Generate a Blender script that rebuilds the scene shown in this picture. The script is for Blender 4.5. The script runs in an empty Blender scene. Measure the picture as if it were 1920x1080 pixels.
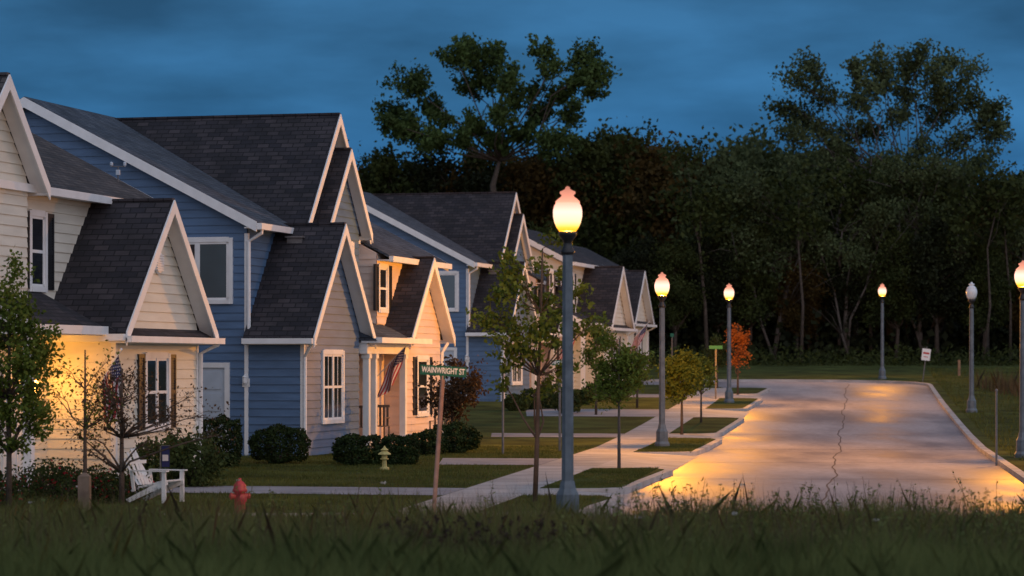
import bpy,bmesh,math,random
import numpy as np
from mathutils import Vector
random.seed(7); rng=np.random.default_rng(7)
scene=bpy.context.scene; COL=scene.collection
R=math.radians
# ---------------------------------------------------------------- terrain profile
GY=[-60,10,14,20,26,30,34,70,78,86,94,103,112,120,128,140,150,165,180,900]
GZ=[.7,.7,.62,.42,.2,.08,0,0,.12,.29,.48,.70,.97,1.22,1.46,1.82,2.08,2.3,2.35,2.35]
def g(y): return float(np.interp(y,GY,GZ))
def XK(y): return 1.0+.13*(y-38)
# ---------------------------------------------------------------- materials
def newmat(name):
    m=bpy.data.materials.new(name); m.use_nodes=True
    return m,m.node_tree.nodes,m.node_tree.links,m.node_tree.nodes["Principled BSDF"]
def pm(name,c,rough=.8,var=.15,scale=4,bump=0.,metal=0,emis=0,ecol=None,detail=4,spec=.5,coord='Object',bscale=None,streak=0,joint=0):
    m,n,l,b=newmat(name)
    tc=n.new('ShaderNodeTexCoord'); no=n.new('ShaderNodeTexNoise'); no.inputs['Scale'].default_value=scale; no.inputs['Detail'].default_value=detail
    if streak:
        mpp=n.new('ShaderNodeMapping'); mpp.inputs['Scale'].default_value=(1,1,streak); l.new(tc.outputs[coord],mpp.inputs['Vector']); l.new(mpp.outputs[0],no.inputs['Vector'])
    else: l.new(tc.outputs[coord],no.inputs['Vector'])
    cr=n.new('ShaderNodeValToRGB'); cr.color_ramp.elements[0].position=.3; cr.color_ramp.elements[1].position=.7
    cr.color_ramp.elements[0].color=(*[x*(1-var) for x in c],1); cr.color_ramp.elements[1].color=(*[min(1,x*(1+var)) for x in c],1)
    l.new(no.outputs['Fac'],cr.inputs['Fac']); out=cr.outputs['Color']
    if joint:
        s=n.new('ShaderNodeSeparateXYZ'); l.new(tc.outputs['Object'],s.inputs[0])
        d=n.new('ShaderNodeMath'); d.operation='DIVIDE'; d.inputs[1].default_value=joint; l.new(s.outputs[1],d.inputs[0])
        f=n.new('ShaderNodeMath'); f.operation='FRACT'; l.new(d.outputs[0],f.inputs[0])
        t=n.new('ShaderNodeMath'); t.operation='LESS_THAN'; t.inputs[1].default_value=.045; l.new(f.outputs[0],t.inputs[0])
        fl=n.new('ShaderNodeMath'); fl.operation='FLOOR'; l.new(d.outputs[0],fl.inputs[0])
        wn=n.new('ShaderNodeTexWhiteNoise'); wn.noise_dimensions='1D'; l.new(fl.outputs[0],wn.inputs['W'])
        mr=n.new('ShaderNodeMapRange'); mr.inputs['To Min'].default_value=.82; mr.inputs['To Max'].default_value=1.12; l.new(wn.outputs['Value'],mr.inputs[0])
        m1=n.new('ShaderNodeMix'); m1.data_type='RGBA'; m1.blend_type='MULTIPLY'; m1.inputs[0].default_value=1; l.new(out,m1.inputs[6]); l.new(mr.outputs[0],m1.inputs[7])
        m3=n.new('ShaderNodeMix'); m3.data_type='RGBA'; l.new(t.outputs[0],m3.inputs[0]); l.new(m1.outputs[2],m3.inputs[6]); m3.inputs[7].default_value=(.12,.11,.11,1); out=m3.outputs[2]
    l.new(out,b.inputs['Base Color'])
    b.inputs['Roughness'].default_value=rough; b.inputs['Metallic'].default_value=metal; b.inputs['Specular IOR Level'].default_value=spec
    if bump:
        n2=n.new('ShaderNodeTexNoise'); n2.inputs['Scale'].default_value=bscale or scale*8; n2.inputs['Detail'].default_value=5
        l.new(tc.outputs[coord],n2.inputs['Vector'])
        bp=n.new('ShaderNodeBump'); bp.inputs['Strength'].default_value=bump; bp.inputs['Distance'].default_value=.05
        l.new(n2.outputs['Fac'],bp.inputs['Height']); l.new(bp.outputs['Normal'],b.inputs['Normal'])
    if emis:
        b.inputs['Emission Color'].default_value=(*ecol,1); b.inputs['Emission Strength'].default_value=emis
    return m
def leafmat(name,c,c2,trans=.3,scale=.6):
    m,n,l,b=newmat(name)
    geo=n.new('ShaderNodeNewGeometry'); tc=n.new('ShaderNodeTexCoord')
    no=n.new('ShaderNodeTexNoise'); no.inputs['Scale'].default_value=scale; l.new(tc.outputs['Object'],no.inputs['Vector'])
    ad=n.new('ShaderNodeMath'); ad.operation='MULTIPLY_ADD'; ad.inputs[1].default_value=.45; 
    l.new(geo.outputs['Random Per Island'],ad.inputs[0]); 
    m2=n.new('ShaderNodeMath'); m2.operation='MULTIPLY_ADD'; m2.inputs[1].default_value=1.6; m2.inputs[2].default_value=-.5
    l.new(no.outputs['Fac'],m2.inputs[0]); l.new(m2.outputs[0],ad.inputs[2])
    cr=n.new('ShaderNodeValToRGB'); cr.color_ramp.elements[0].color=(*c,1); cr.color_ramp.elements[1].color=(*c2,1)
    l.new(ad.outputs[0],cr.inputs['Fac']); l.new(cr.outputs['Color'],b.inputs['Base Color'])
    b.inputs['Roughness'].default_value=.75; b.inputs['Specular IOR Level'].default_value=.2
    tr=n.new('ShaderNodeBsdfTranslucent'); l.new(cr.outputs['Color'],tr.inputs['Color'])
    mx=n.new('ShaderNodeMixShader'); mx.inputs[0].default_value=trans
    l.new(b.outputs[0],mx.inputs[1]); l.new(tr.outputs[0],mx.inputs[2]); l.new(mx.outputs[0],n['Material Output'].inputs['Surface'])
    return m
def glassmat(name,stops,transp,es=1.6):
    # frosted lamp glass: self glowing diffuse light graded over its height, partly transparent to the bulb
    m=bpy.data.materials.new(name); m.use_nodes=True; n=m.node_tree.nodes; l=m.node_tree.links; n.remove(n['Principled BSDF'])
    tc=n.new('ShaderNodeTexCoord'); s=n.new('ShaderNodeSeparateXYZ'); l.new(tc.outputs['Generated'],s.inputs[0])
    cr=n.new('ShaderNodeValToRGB'); e=cr.color_ramp.elements
    e[0].position=stops[0][0]; e[0].color=(*stops[0][1],1); e[1].position=stops[-1][0]; e[1].color=(*stops[-1][1],1)
    for p,c in stops[1:-1]: k=e.new(p); k.color=(*c,1)
    l.new(s.outputs[2],cr.inputs[0]); em=n.new('ShaderNodeEmission'); l.new(cr.outputs[0],em.inputs[0]); em.inputs[1].default_value=es
    tr=n.new('ShaderNodeBsdfTransparent'); tr.inputs[0].default_value=(1,.93,.85,1)
    mx=n.new('ShaderNodeMixShader'); mx.inputs[0].default_value=transp
    l.new(em.outputs[0],mx.inputs[1]); l.new(tr.outputs[0],mx.inputs[2]); l.new(mx.outputs[0],n['Material Output'].inputs['Surface'])
    return m
def shingle(name,c1,c2):
    m,n,l,b=newmat(name)
    tc=n.new('ShaderNodeTexCoord'); br=n.new('ShaderNodeTexBrick')
    l.new(tc.outputs['UV'],br.inputs['Vector'])
    br.inputs['Scale'].default_value=1; br.inputs['Brick Width'].default_value=.32; br.inputs['Row Height'].default_value=.15
    br.inputs['Mortar Size'].default_value=.014; br.inputs['Mortar Smooth'].default_value=.3; br.inputs['Bias'].default_value=-.1
    br.inputs['Color1'].default_value=(*c1,1); br.inputs['Color2'].default_value=(*c2,1); br.inputs['Mortar'].default_value=(*[x*.35 for x in c1],1)
    no=n.new('ShaderNodeTexNoise'); no.inputs['Scale'].default_value=1.3; no.inputs['Detail'].default_value=6; l.new(tc.outputs['UV'],no.inputs['Vector'])
    mp=n.new('ShaderNodeMapRange'); mp.inputs['From Min'].default_value=.3; mp.inputs['From Max'].default_value=.7; mp.inputs['To Min'].default_value=.6; mp.inputs['To Max'].default_value=1.35
    l.new(no.outputs['Fac'],mp.inputs['Value'])
    mx=n.new('ShaderNodeMix'); mx.data_type='RGBA'; mx.blend_type='MULTIPLY'; mx.inputs[0].default_value=1
    l.new(br.outputs['Color'],mx.inputs[6]); l.new(mp.outputs[0],mx.inputs[7]); l.new(mx.outputs[2],b.inputs['Base Color'])
    b.inputs['Roughness'].default_value=.85
    bp=n.new('ShaderNodeBump'); bp.inputs['Strength'].default_value=.8; bp.inputs['Distance'].default_value=.03
    l.new(br.outputs['Fac'],bp.inputs['Height']); bp.invert=True; l.new(bp.outputs['Normal'],b.inputs['Normal'])
    return m
BLUE=pm('blue_siding_paint',(.085,.158,.280),.55,.16,1.2,streak=5)
CREAM=pm('cream_siding_paint',(.72,.68,.58),.55,.09,1.2,streak=5)
CREAM_LAMPLIT=pm('cream_siding_pink_lamplight',(.72,.59,.52),.55,.09,1.2,streak=5)  # cream siding with the street lamps' pink light mixed into its base colour
WHITE=pm('white_trim_paint',(.80,.80,.80),.5,.07,3)
SH_DARK=shingle('dark_shingles',(.015,.014,.020),(.048,.040,.045))
SH_GREY=shingle('grey_shingles',(.042,.056,.080),(.08,.097,.122))
SH_BROWN=shingle('brown_shingles',(.04,.04,.045),(.085,.075,.073))
BLACK=pm('black_shutter_paint',(.015,.016,.02),.5,.2)
GLASS=pm('window_glass',(.015,.02,.028),.06,.2,2,spec=.9)
BLIND=pm('blind_behind_glass',(.06,.095,.115),.12,.15,1,spec=.8)
DOOR=pm('garage_door_paint',(.45,.52,.6),.5,.06)
ENTRY=pm('entry_door_paint',(.22,.05,.04),.4,.1)
CONC=pm('concrete',(.40,.375,.365),.75,.25,1.2,.3,bscale=25)
PAVE=pm('jointed_pavement_concrete',(.40,.375,.365),.75,.2,1.2,.3,bscale=25,joint=1.5)
CONC_D=pm('driveway_concrete',(.25,.245,.265),.75,.25,1.0,.3,bscale=25)
POLE=pm('galvanised_pole_paint',(.13,.15,.17),.45,.25,6,metal=.3)
COLLAR=pm('dark_collar_metal',(.02,.018,.02),.4,.2,8)
GLOBE=glassmat('lit_lamp_glass',[(0,(1,.36,.015)),(.12,(1,.50,.05)),(.32,(1,.66,.36)),(.65,(1,.62,.50)),(1,(1,.36,.26))],.36,2.1)
CAP=glassmat('lit_lamp_cap_glass',[(0,(.95,.36,.24)),(.4,(.66,.25,.17)),(1,(.38,.14,.10))],.12)
GLOBEOFF=pm('unlit_lamp_glass',(.72,.76,.8),.25,.06,4)
GREEN=pm('sign_green',(.006,.10,.055),.45,.08)
SWHITE=pm('sign_white',(.8,.8,.78),.5,.03)
SRED=pm('sign_red',(.5,.02,.02),.5,.05)
RUST=pm('rusty_post_steel',(.33,.2,.15),.6,.3,6)
STEEL=pm('steel_post',(.14,.13,.13),.5,.3,6)
REDP=pm('hydrant_red_paint',(.33,.03,.035),.5,.3,9)
WOOD=pm('weathered_wood',(.16,.12,.09),.8,.3,5)
STONE=pm('lantern_stone',(.5,.42,.16),.8,.2,9)
FR=pm('flag_red_cloth',(.36,.025,.045),.85,.15); FW=pm('flag_white_cloth',(.6,.56,.56),.85,.08); FB=pm('flag_blue_cloth',(.015,.02,.09),.85,.1)
BARK=pm('tree_bark',(.075,.055,.042),.9,.35,5,.5); BARKL=pm('pale_bark',(.10,.082,.07),.9,.35,2,.5)
L_OAK=leafmat('oak_leaves',(.022,.040,.012),(.095,.145,.038),scale=.3)
L_FAR=leafmat('far_leaves',(.014,.024,.006),(.070,.085,.020),scale=.25)
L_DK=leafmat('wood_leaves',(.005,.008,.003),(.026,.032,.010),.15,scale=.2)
L_BR=leafmat('autumn_brown_leaves',(.020,.018,.005),(.11,.065,.014),scale=.3)
L_COT=leafmat('cottonwood_leaves',(.03,.048,.018),(.13,.16,.065),scale=.3)
L_G=leafmat('young_green_leaves',(.035,.07,.01),(.17,.22,.035),scale=1.5)
L_Y=leafmat('yellow_green_leaves',(.06,.10,.012),(.18,.20,.03),scale=1.5)
L_O=leafmat('orange_leaves',(.22,.06,.015),(.5,.16,.03),scale=1.5)
L_R=leafmat('dark_reddish_leaves',(.03,.02,.012),(.10,.06,.03),scale=1.5)
L_H=leafmat('hedge_leaves',(.006,.014,.004),(.035,.06,.014),.1,scale=3)
L_P=leafmat('garden_plant_leaves',(.02,.035,.01),(.08,.11,.03),scale=3)
FLR=leafmat('red_petals',(.25,.01,.02),(.5,.03,.05),scale=3)
FLW=leafmat('white_petals',(.4,.42,.4),(.6,.62,.6),scale=3)
G_F=leafmat('field_grass_blades',(.040,.070,.018),(.20,.235,.078),.38,scale=.7)
G_B=leafmat('dry_seed_stalks',(.04,.03,.018),(.16,.12,.065),.2,scale=1)
G_D=leafmat('dark_seed_heads',(.02,.014,.01),(.07,.045,.03),.1,scale=1)
G_L=leafmat('lawn_blades',(.04,.06,.012),(.14,.155,.038),.25,scale=.5)
LAWN=pm('lawn_turf',(.060,.074,.020),.95,.55,.7,.8,detail=9,bscale=30,spec=.1)
FIELD=pm('field_soil_turf',(.03,.038,.014),.95,.4,1,.8,spec=.1)
def roadmat():
    m,n,l,b=newmat('worn_concrete_road')
    tc=n.new('ShaderNodeTexCoord')
    def noise(s,d,sc=(1,1,1)):
        mp=n.new('ShaderNodeMapping'); mp.inputs['Scale'].default_value=sc; l.new(tc.outputs['Object'],mp.inputs['Vector'])
        x=n.new('ShaderNodeTexNoise'); x.inputs['Scale'].default_value=s; x.inputs['Detail'].default_value=d; l.new(mp.outputs[0],x.inputs['Vector']); return x
    a=noise(.42,7,(1,.30,1)); c=noise(6,6)
    cr=n.new('ShaderNodeValToRGB'); e=cr.color_ramp.elements; e[0].position=.38; e[1].position=.62
    e[0].color=(.18,.165,.18,1); e[1].color=(.37,.345,.36,1)
    l.new(a.outputs['Fac'],cr.inputs['Fac'])
    mp=n.new('ShaderNodeMapRange'); mp.inputs['From Min'].default_value=.3; mp.inputs['From Max'].default_value=.7; mp.inputs['To Min'].default_value=.82; mp.inputs['To Max'].default_value=1.18
    l.new(c.outputs['Fac'],mp.inputs['Value'])
    mx=n.new('ShaderNodeMix'); mx.data_type='RGBA'; mx.blend_type='MULTIPLY'; mx.inputs[0].default_value=1
    l.new(cr.outputs[0],mx.inputs[6]); l.new(mp.outputs[0],mx.inputs[7]); l.new(mx.outputs[2],b.inputs['Base Color'])
    rr=n.new('ShaderNodeMapRange'); rr.inputs['From Min'].default_value=.38; rr.inputs['From Max'].default_value=.62; rr.inputs['To Min'].default_value=.44; rr.inputs['To Max'].default_value=.62
    l.new(a.outputs['Fac'],rr.inputs['Value']); l.new(rr.outputs[0],b.inputs['Roughness']); b.inputs['Specular IOR Level'].default_value=.5
    bp=n.new('ShaderNodeBump'); bp.inputs['Strength'].default_value=.3; bp.inputs['Distance'].default_value=.02
    d=noise(12,5); l.new(d.outputs['Fac'],bp.inputs['Height']); l.new(bp.outputs[0],b.inputs['Normal'])
    return m
ROAD=roadmat()
TAR=pm('tar_seam',(.09,.08,.085),.7,.3,4)
# ---------------------------------------------------------------- builders
def empty(name,loc,rotz=0,label=None,cat=None,group=None,roty=0):
    o=bpy.data.objects.new(name,None); COL.objects.link(o); o.location=loc; o.rotation_euler=(0,roty,rotz); o.empty_display_size=.3
    tag(o,label,cat,group); return o
def tag(o,label=None,cat=None,group=None,kind=None):
    if label:o["label"]=label
    if cat:o["category"]=cat
    if group:o["group"]=group
    if kind:o["kind"]=kind
    return o
class MB:
    def __init__(s): s.v=[];s.f=[];s.m=[]
    def face(s,pts,mat=0):
        i=len(s.v); s.v+= [tuple(p) for p in pts]; s.f.append(list(range(i,i+len(pts)))); s.m.append(mat)
    def prism(s,pts,vec,mat=0):
        n=len(pts); i=len(s.v); V=Vector(vec)
        s.v+=[tuple(p) for p in pts]; s.v+=[tuple(Vector(p)+V) for p in pts]
        s.f.append([i+k for k in range(n)][::-1]); s.f.append([i+n+k for k in range(n)]); s.m+=[mat]*2
        for k in range(n):
            s.f.append([i+k,i+(k+1)%n,i+n+(k+1)%n,i+n+k]); s.m.append(mat)
    def box(s,x0,x1,y0,y1,z0,z1,mat=0):
        s.prism([(x0,y0,z0),(x1,y0,z0),(x1,y1,z0),(x0,y1,z0)],(0,0,z1-z0),mat)
    def path(s,pts,rad,n=6,mat=0):
        pts=[Vector(p) for p in pts]; i=len(s.v)
        for k,p in enumerate(pts):
            d=(pts[min(k+1,len(pts)-1)]-pts[max(k-1,0)])
            if d.length<1e-6:d=Vector((0,0,1))
            d.normalize(); a=d.cross(Vector((.31,.95,.02)))
            if a.length<.1:a=d.cross(Vector((1,0,0)))
            a.normalize(); b=d.cross(a); r=rad[k]
            for j in range(n):
                t=2*math.pi*j/n; s.v.append(tuple(p+a*math.cos(t)*r+b*math.sin(t)*r))
        for k in range(len(pts)-1):
            for j in range(n):
                s.f.append([i+k*n+j,i+k*n+(j+1)%n,i+(k+1)*n+(j+1)%n,i+(k+1)*n+j]); s.m.append(mat)
        s.f.append([i+j for j in range(n)]); s.m.append(mat)
        e=i+(len(pts)-1)*n; s.f.append([e+j for j in range(n)]); s.m.append(mat)
    def tube(s,p,q,r0,r1=None,n=8,mat=0): s.path([p,q],[r0,r0 if r1 is None else r1],n,mat)
    def lathe(s,prof,n=16,c=(0,0,0),mat=0,axis='z',ph=0):
        i=len(s.v)
        for r,z in prof:
            for j in range(n):
                t=2*math.pi*j/n+ph
                if axis=='z': s.v.append((c[0]+r*math.cos(t),c[1]+r*math.sin(t),c[2]+z))
                elif axis=='x': s.v.append((c[0]+z,c[1]+r*math.cos(t),c[2]+r*math.sin(t)))
                else: s.v.append((c[0]+r*math.cos(t),c[1]+z,c[2]+r*math.sin(t)))
        for k in range(len(prof)-1):
            for j in range(n):
                s.f.append([i+k*n+j,i+k*n+(j+1)%n,i+(k+1)*n+(j+1)%n,i+(k+1)*n+j]); s.m.append(mat)
        s.f.append([i+j for j in range(n)][::-1]); s.m.append(mat)
        e=i+(len(prof)-1)*n; s.f.append([e+j for j in range(n)]); s.m.append(mat)
    def obj(s,name,mats,parent=None,smooth=False,loc=None,recalc=True,rot=None):
        me=bpy.data.meshes.new(name); me.from_pydata(s.v,[],s.f)
        for m in (mats if isinstance(mats,(list,tuple)) else [mats]): me.materials.append(m)
        me.polygons.foreach_set('material_index',s.m)
        if recalc:
            bm=bmesh.new(); bm.from_mesh(me); bmesh.ops.recalc_face_normals(bm,faces=bm.faces)
            uvl=bm.loops.layers.uv.new('UVMap')
            for f in bm.faces:
                nn=f.normal; h=Vector((0,0,1)).cross(nn)
                if h.length<.05:h=Vector((1,0,0))
                h.normalize(); w=nn.cross(h)
                for lp in f.loops: lp[uvl].uv=(lp.vert.co.dot(h),lp.vert.co.dot(w))
                f.smooth=smooth
            bm.to_mesh(me); bm.free()
        o=bpy.data.objects.new(name,me); COL.objects.link(o)
        if parent:o.parent=parent
        if loc:o.location=loc
        if rot:o.rotation_euler=rot
        return o
def cards(centers,size,rg,aspect=.6,flat=0):
    N=len(centers); a=rg.normal(size=(N,3)); 
    if flat: a[:,2]*=flat
    a/=np.linalg.norm(a,axis=1)[:,None]
    b=rg.normal(size=(N,3)); b-= (b*a).sum(1)[:,None]*a; b/=np.linalg.norm(b,axis=1)[:,None]
    L=size*(.6+.8*rg.random(N))[:,None]*.5
    v=np.stack([centers-a*L,centers+b*L*aspect,centers+a*L,centers-b*L*aspect],1).reshape(-1,3)
    return v
def quadmesh(name,v,mats,parent=None,k=4,mi=None,loc=None):
    N=len(v)//k; me=bpy.data.meshes.new(name)
    me.vertices.add(len(v)); me.vertices.foreach_set('co',v.astype(np.float32).ravel())
    me.loops.add(N*k); me.loops.foreach_set('vertex_index',np.arange(N*k,dtype=np.int32))
    me.polygons.add(N); me.polygons.foreach_set('loop_start',np.arange(0,N*k,k,dtype=np.int32))
    try: me.polygons.foreach_set('loop_total',np.full(N,k,dtype=np.int32))
    except Exception: pass
    for m in (mats if isinstance(mats,(list,tuple)) else [mats]): me.materials.append(m)
    if mi is not None: me.polygons.foreach_set('material_index',mi.astype(np.int32))
    me.update(calc_edges=True); me.validate()
    o=bpy.data.objects.new(name,me); COL.objects.link(o)
    if parent:o.parent=parent
    if loc:o.location=loc
    return o
def drape(name,poly,off,mat,skirt=0,zf=None):
    bm=bmesh.new(); vs=[bm.verts.new((x,y,0)) for x,y in poly]; bm.faces.new(vs)
    bmesh.ops.triangulate(bm,faces=bm.faces[:])
    ys=[p[1] for p in poly]
    for Y in GY:
        if min(ys)<Y<max(ys):
            bmesh.ops.bisect_plane(bm,geom=bm.verts[:]+bm.edges[:]+bm.faces[:],plane_co=(0,Y,0),plane_no=(0,1,0))
    for v in bm.verts: v.co.z=g(v.co.y)+(zf(v.co.x,v.co.y) if zf else off)
    bmesh.ops.recalc_face_normals(bm,faces=bm.faces)
    if sum(f.normal.z for f in bm.faces)<0: bmesh.ops.reverse_faces(bm,faces=bm.faces[:])
    if skirt:
        be=[e for e in bm.edges if len(e.link_faces)==1]
        r=bmesh.ops.extrude_edge_only(bm,edges=be)
        for v in [x for x in r['geom'] if isinstance(x,bmesh.types.BMVert)]: v.co.z-=skirt
    me=bpy.data.meshes.new(name); bm.to_mesh(me); bm.free(); me.materials.append(mat)
    o=bpy.data.objects.new(name,me); COL.objects.link(o); o["kind"]="structure"; return o
# ---------------------------------------------------------------- ground, road
drape('ground',[(-700,-50),(700,-50),(700,880),(-700,880)],-.16,FIELD)
drape('field_ground',[(-60,-40),(90,-40),(90,35.5),(-60,35.5)],0,FIELD,.1)
rk=lambda y: XK(y)+7.1
curve=[(19.0,122.5),(18.6,124.5),(17.3,126.2),(15.3,127.2),(12.5,127.7),(-60,128)]
drape('road',[(XK(34)-2,34),(XK(116)-2,116),(9.6,119.5),(8.6,121),(6,121.6),(-60,121.8)]+[(-60,128.3)]+[(x+.05,y+.1) for x,y in curve[::-1][1:]]+[(rk(121)+.1,121),(rk(34)+.1,34)],-.10,ROAD)
jx=lambda y: XK(y)+3.4+.05*math.sin(y*.37)+.04*math.sin(y*.83)+.018*math.sin(y*2.1)
drape('road_joint',[(jx(y)-.018,y) for y in np.arange(36,126,.6)]+[(jx(y)+.018,y) for y in np.arange(125.4,35.5,-.6)],-.096,TAR)
for yj in (44,53,62,71,80,89,98,107,116):
    drape('road_joint',[(XK(yj)+.05,yj),(XK(yj)+7.0,yj-.25),(XK(yj)+7.0,yj-.20),(XK(yj)+.05,yj+.05)],-.094,TAR)
drape('lawn',[(-60,36),(XK(36)-1.7,36),(XK(116)-1.7,116),(9.2,118.7),(8,120.8),(5,121.4),(-60,121.6)],0,LAWN,.14)
drape('lawn',[(rk(34)+.2,34),(rk(121)+.2,121)]+[(x+.15,y+.2) for x,y in curve]+[(-60,172),(130,172),(130,34)],0,LAWN,.14)
kr=[(rk(y),y) for y in np.arange(34,122,3.)]+curve[:-1]+[(-20,127.95)]
drape('kerb',kr+[(x+.2,y+.12) for x,y in kr[::-1]],.004,CONC,.14)
drape('pavement',[(XK(36.5)-2.95,36.5),(XK(36.5)-1.65,36.5),(XK(117)-1.65,117),(XK(117)-2.95,117)],.004,PAVE,.1)
drape('pavement',[(-5.5,38.9),(-5.5,38.1),(XK(38)-2.9,38.0),(XK(38)-2.9,39.1)],.004,CONC)
isl=[(39.2,44.2),(46.6,55.8),(66,75.6),(78.5,90),(97,107),(111,117.5)]
for a,b in isl:
    pts=[(XK(a)-1.7,a),(XK(a)-.9,a)]+[(XK(a)-.9+.9*math.sin(t),a+.9-.9*math.cos(t)) for t in np.linspace(.2,1.57,6)]
    pts+=[(XK(b)-.9+.9*math.cos(t),b-.9+.9*math.sin(t)) for t in np.linspace(0,1.37,6)]+[(XK(b)-.9,b),(XK(b)-1.7,b)]
    drape('kerb',pts,0.006,CONC,.14)
    q=[(XK(a+.1)-1.64,a+.15),(XK(a)-.9,a+.15)]+[(XK(a)-.9+.72*math.sin(t),a+.87-.72*math.cos(t)) for t in np.linspace(.2,1.57,6)]
    q+=[(XK(b)-.9+.72*math.cos(t),b-.87+.72*math.sin(t)) for t in np.linspace(0,1.37,6)]+[(XK(b)-.9,b-.15),(XK(b)-1.64,b-.15)]
    drape('verge_lawn',q,.016,LAWN,.01)
ed=[36]+[v for ab in isl for v in ab]
for i in range(0,len(ed)-1,2):
    a,b=ed[i],ed[i+1]
    drape('driveway_apron',[(XK(a)-1.66,a),(XK(a)-.02,a-.0),(XK(b)-.02,b),(XK(b)-1.66,b)],0,CONC,0,zf=lambda x,y:.003-.1*max(0,min(1,(x-XK(y)+1.66)/1.64)))
def dway(y0,y1,xl,slope=.25,m=CONC_D,xr=None):
    xr0=XK(y0)-2.95
    drape('driveway',[(xr0,y0),(xl,y0+(xr0-xl)*slope),(xl,y1+(xr0-xl)*slope),(XK(y1)-2.95,y1)],.008,m)
dway(44.2,46.8,-9,.2); dway(57.5,61.5,-1.6,.12); dway(76,78.5,-.6,.1); dway(90.5,96.5,.5,.1); dway(107.5,110.5,2.5,.1)
# ---------------------------------------------------------------- houses
def laps(mb,P,d,n,z0,z1,a,b,step=.19,mat=0):
    z=z0
    while z<z1-.01:
        zt=min(z+step,z1); o0,o1=.028,.005
        q=[]
        for (zz,o) in ((z,o0),(zt,o1)):
            q.append([(P[0]+d[0]*a(zz)+n[0]*o,P[1]+d[1]*a(zz)+n[1]*o,zz),(P[0]+d[0]*b(zz)+n[0]*o,P[1]+d[1]*b(zz)+n[1]*o,zz)])
        if b(z)-a(z)>.03: 
            mb.face([q[0][0],q[0][1],q[1][1],q[1][0]],mat)
            u=[(p[0]-n[0]*(o0-.003),p[1]-n[1]*(o0-.003),p[2]) for p in q[0]]
            mb.face([u[0],u[1],q[0][1],q[0][0]],mat)
        z=zt
def slab(mb,pts,th,mat=0,lift=0):
    mb.prism([(p[0],p[1],p[2]+lift) for p in pts],(0,0,th),mat)
def gable(H,u0,u1,vf,vb,ze,zr,wm,rm,vr,z0=-.6,ov=.3,ovf=.35,near=True,nearvb=None,wall=True,farg=True):
    uc=(u0+u1)/2; s=(zr-ze)/(uc-u0)
    w=MB()
    w.prism([(u0,vf,z0),(u1,vf,z0),(u1,vf,ze),(uc,vf,zr),(u0,vf,ze)],(0,vb-vf,0))
    A=lambda z:u0+max(0,(z-ze)/s); B=lambda z:u1-max(0,(z-ze)/s)
    laps(w,(0,vf),(1,0),(0,-1),max(z0,-.2),zr-.1,A,B)
    if near: laps(w,(u0,0),(0,1),(-1,0),max(z0,-.2),ze-.02,lambda z:vf,lambda z:nearvb or vb)
    w.obj('wall',wm,H)
    r=MB(); f=vf-ovf
    e=ze-ov*s
    slab(r,[(u0-ov,f,e),(u0-ov,vr,e),(uc,vr,zr),(uc,f,zr)],.07,0,.05)
    slab(r,[(u1+ov,f,e),(u1+ov,vr,e),(uc,vr,zr),(uc,f,zr)],.07,0,.05)
    r.box(uc-.07,uc+.07,f,vr,zr+.085,zr+.135)
    r.obj('roof',rm,H)
    t=MB()
    for su,ue in ((-1,u0-ov),(1,u1+ov)):
        t.prism([(ue,f-.035,e-.14),(uc,f-.035,zr-.17),(uc,f-.035,zr+.10),(ue,f-.035,e+.12)],(0,.03,0))
        t.prism([(ue,f,e-.0),(uc,f,zr),(uc,f,zr+.045),(ue,f,e+.045)],(0,ovf-.03,0))
    t.obj('rake_trim',WHITE,H)
    gt=MB(); gt.box(u0-ov-.11,u0-ov,f,min(vr,vb),e-.05,e+.08); gt.box(u0-ov-.0,u0+.0,f,vb,e-.07,e-.045); gt.obj('gutter',WHITE,H)
    if farg: gt=MB(); gt.box(u1+ov+.005,u1+ov+.11,f,min(vr,vb),e-.05,e+.08); gt.obj('gutter',WHITE,H)
def F(face,c):
    if face=='f': return lambda a,o,z:(a,c-o,z)
    return lambda a,o,z:(c-o,a,z)
def fb(mb,M,a0,a1,o0,o1,z0,z1,mat=0):
    p=M(a0,o0,z0);q=M(a1,o1,z1)
    mb.box(min(p[0],q[0]),max(p[0],q[0]),min(p[1],q[1]),max(p[1],q[1]),z0,z1,mat)
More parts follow.
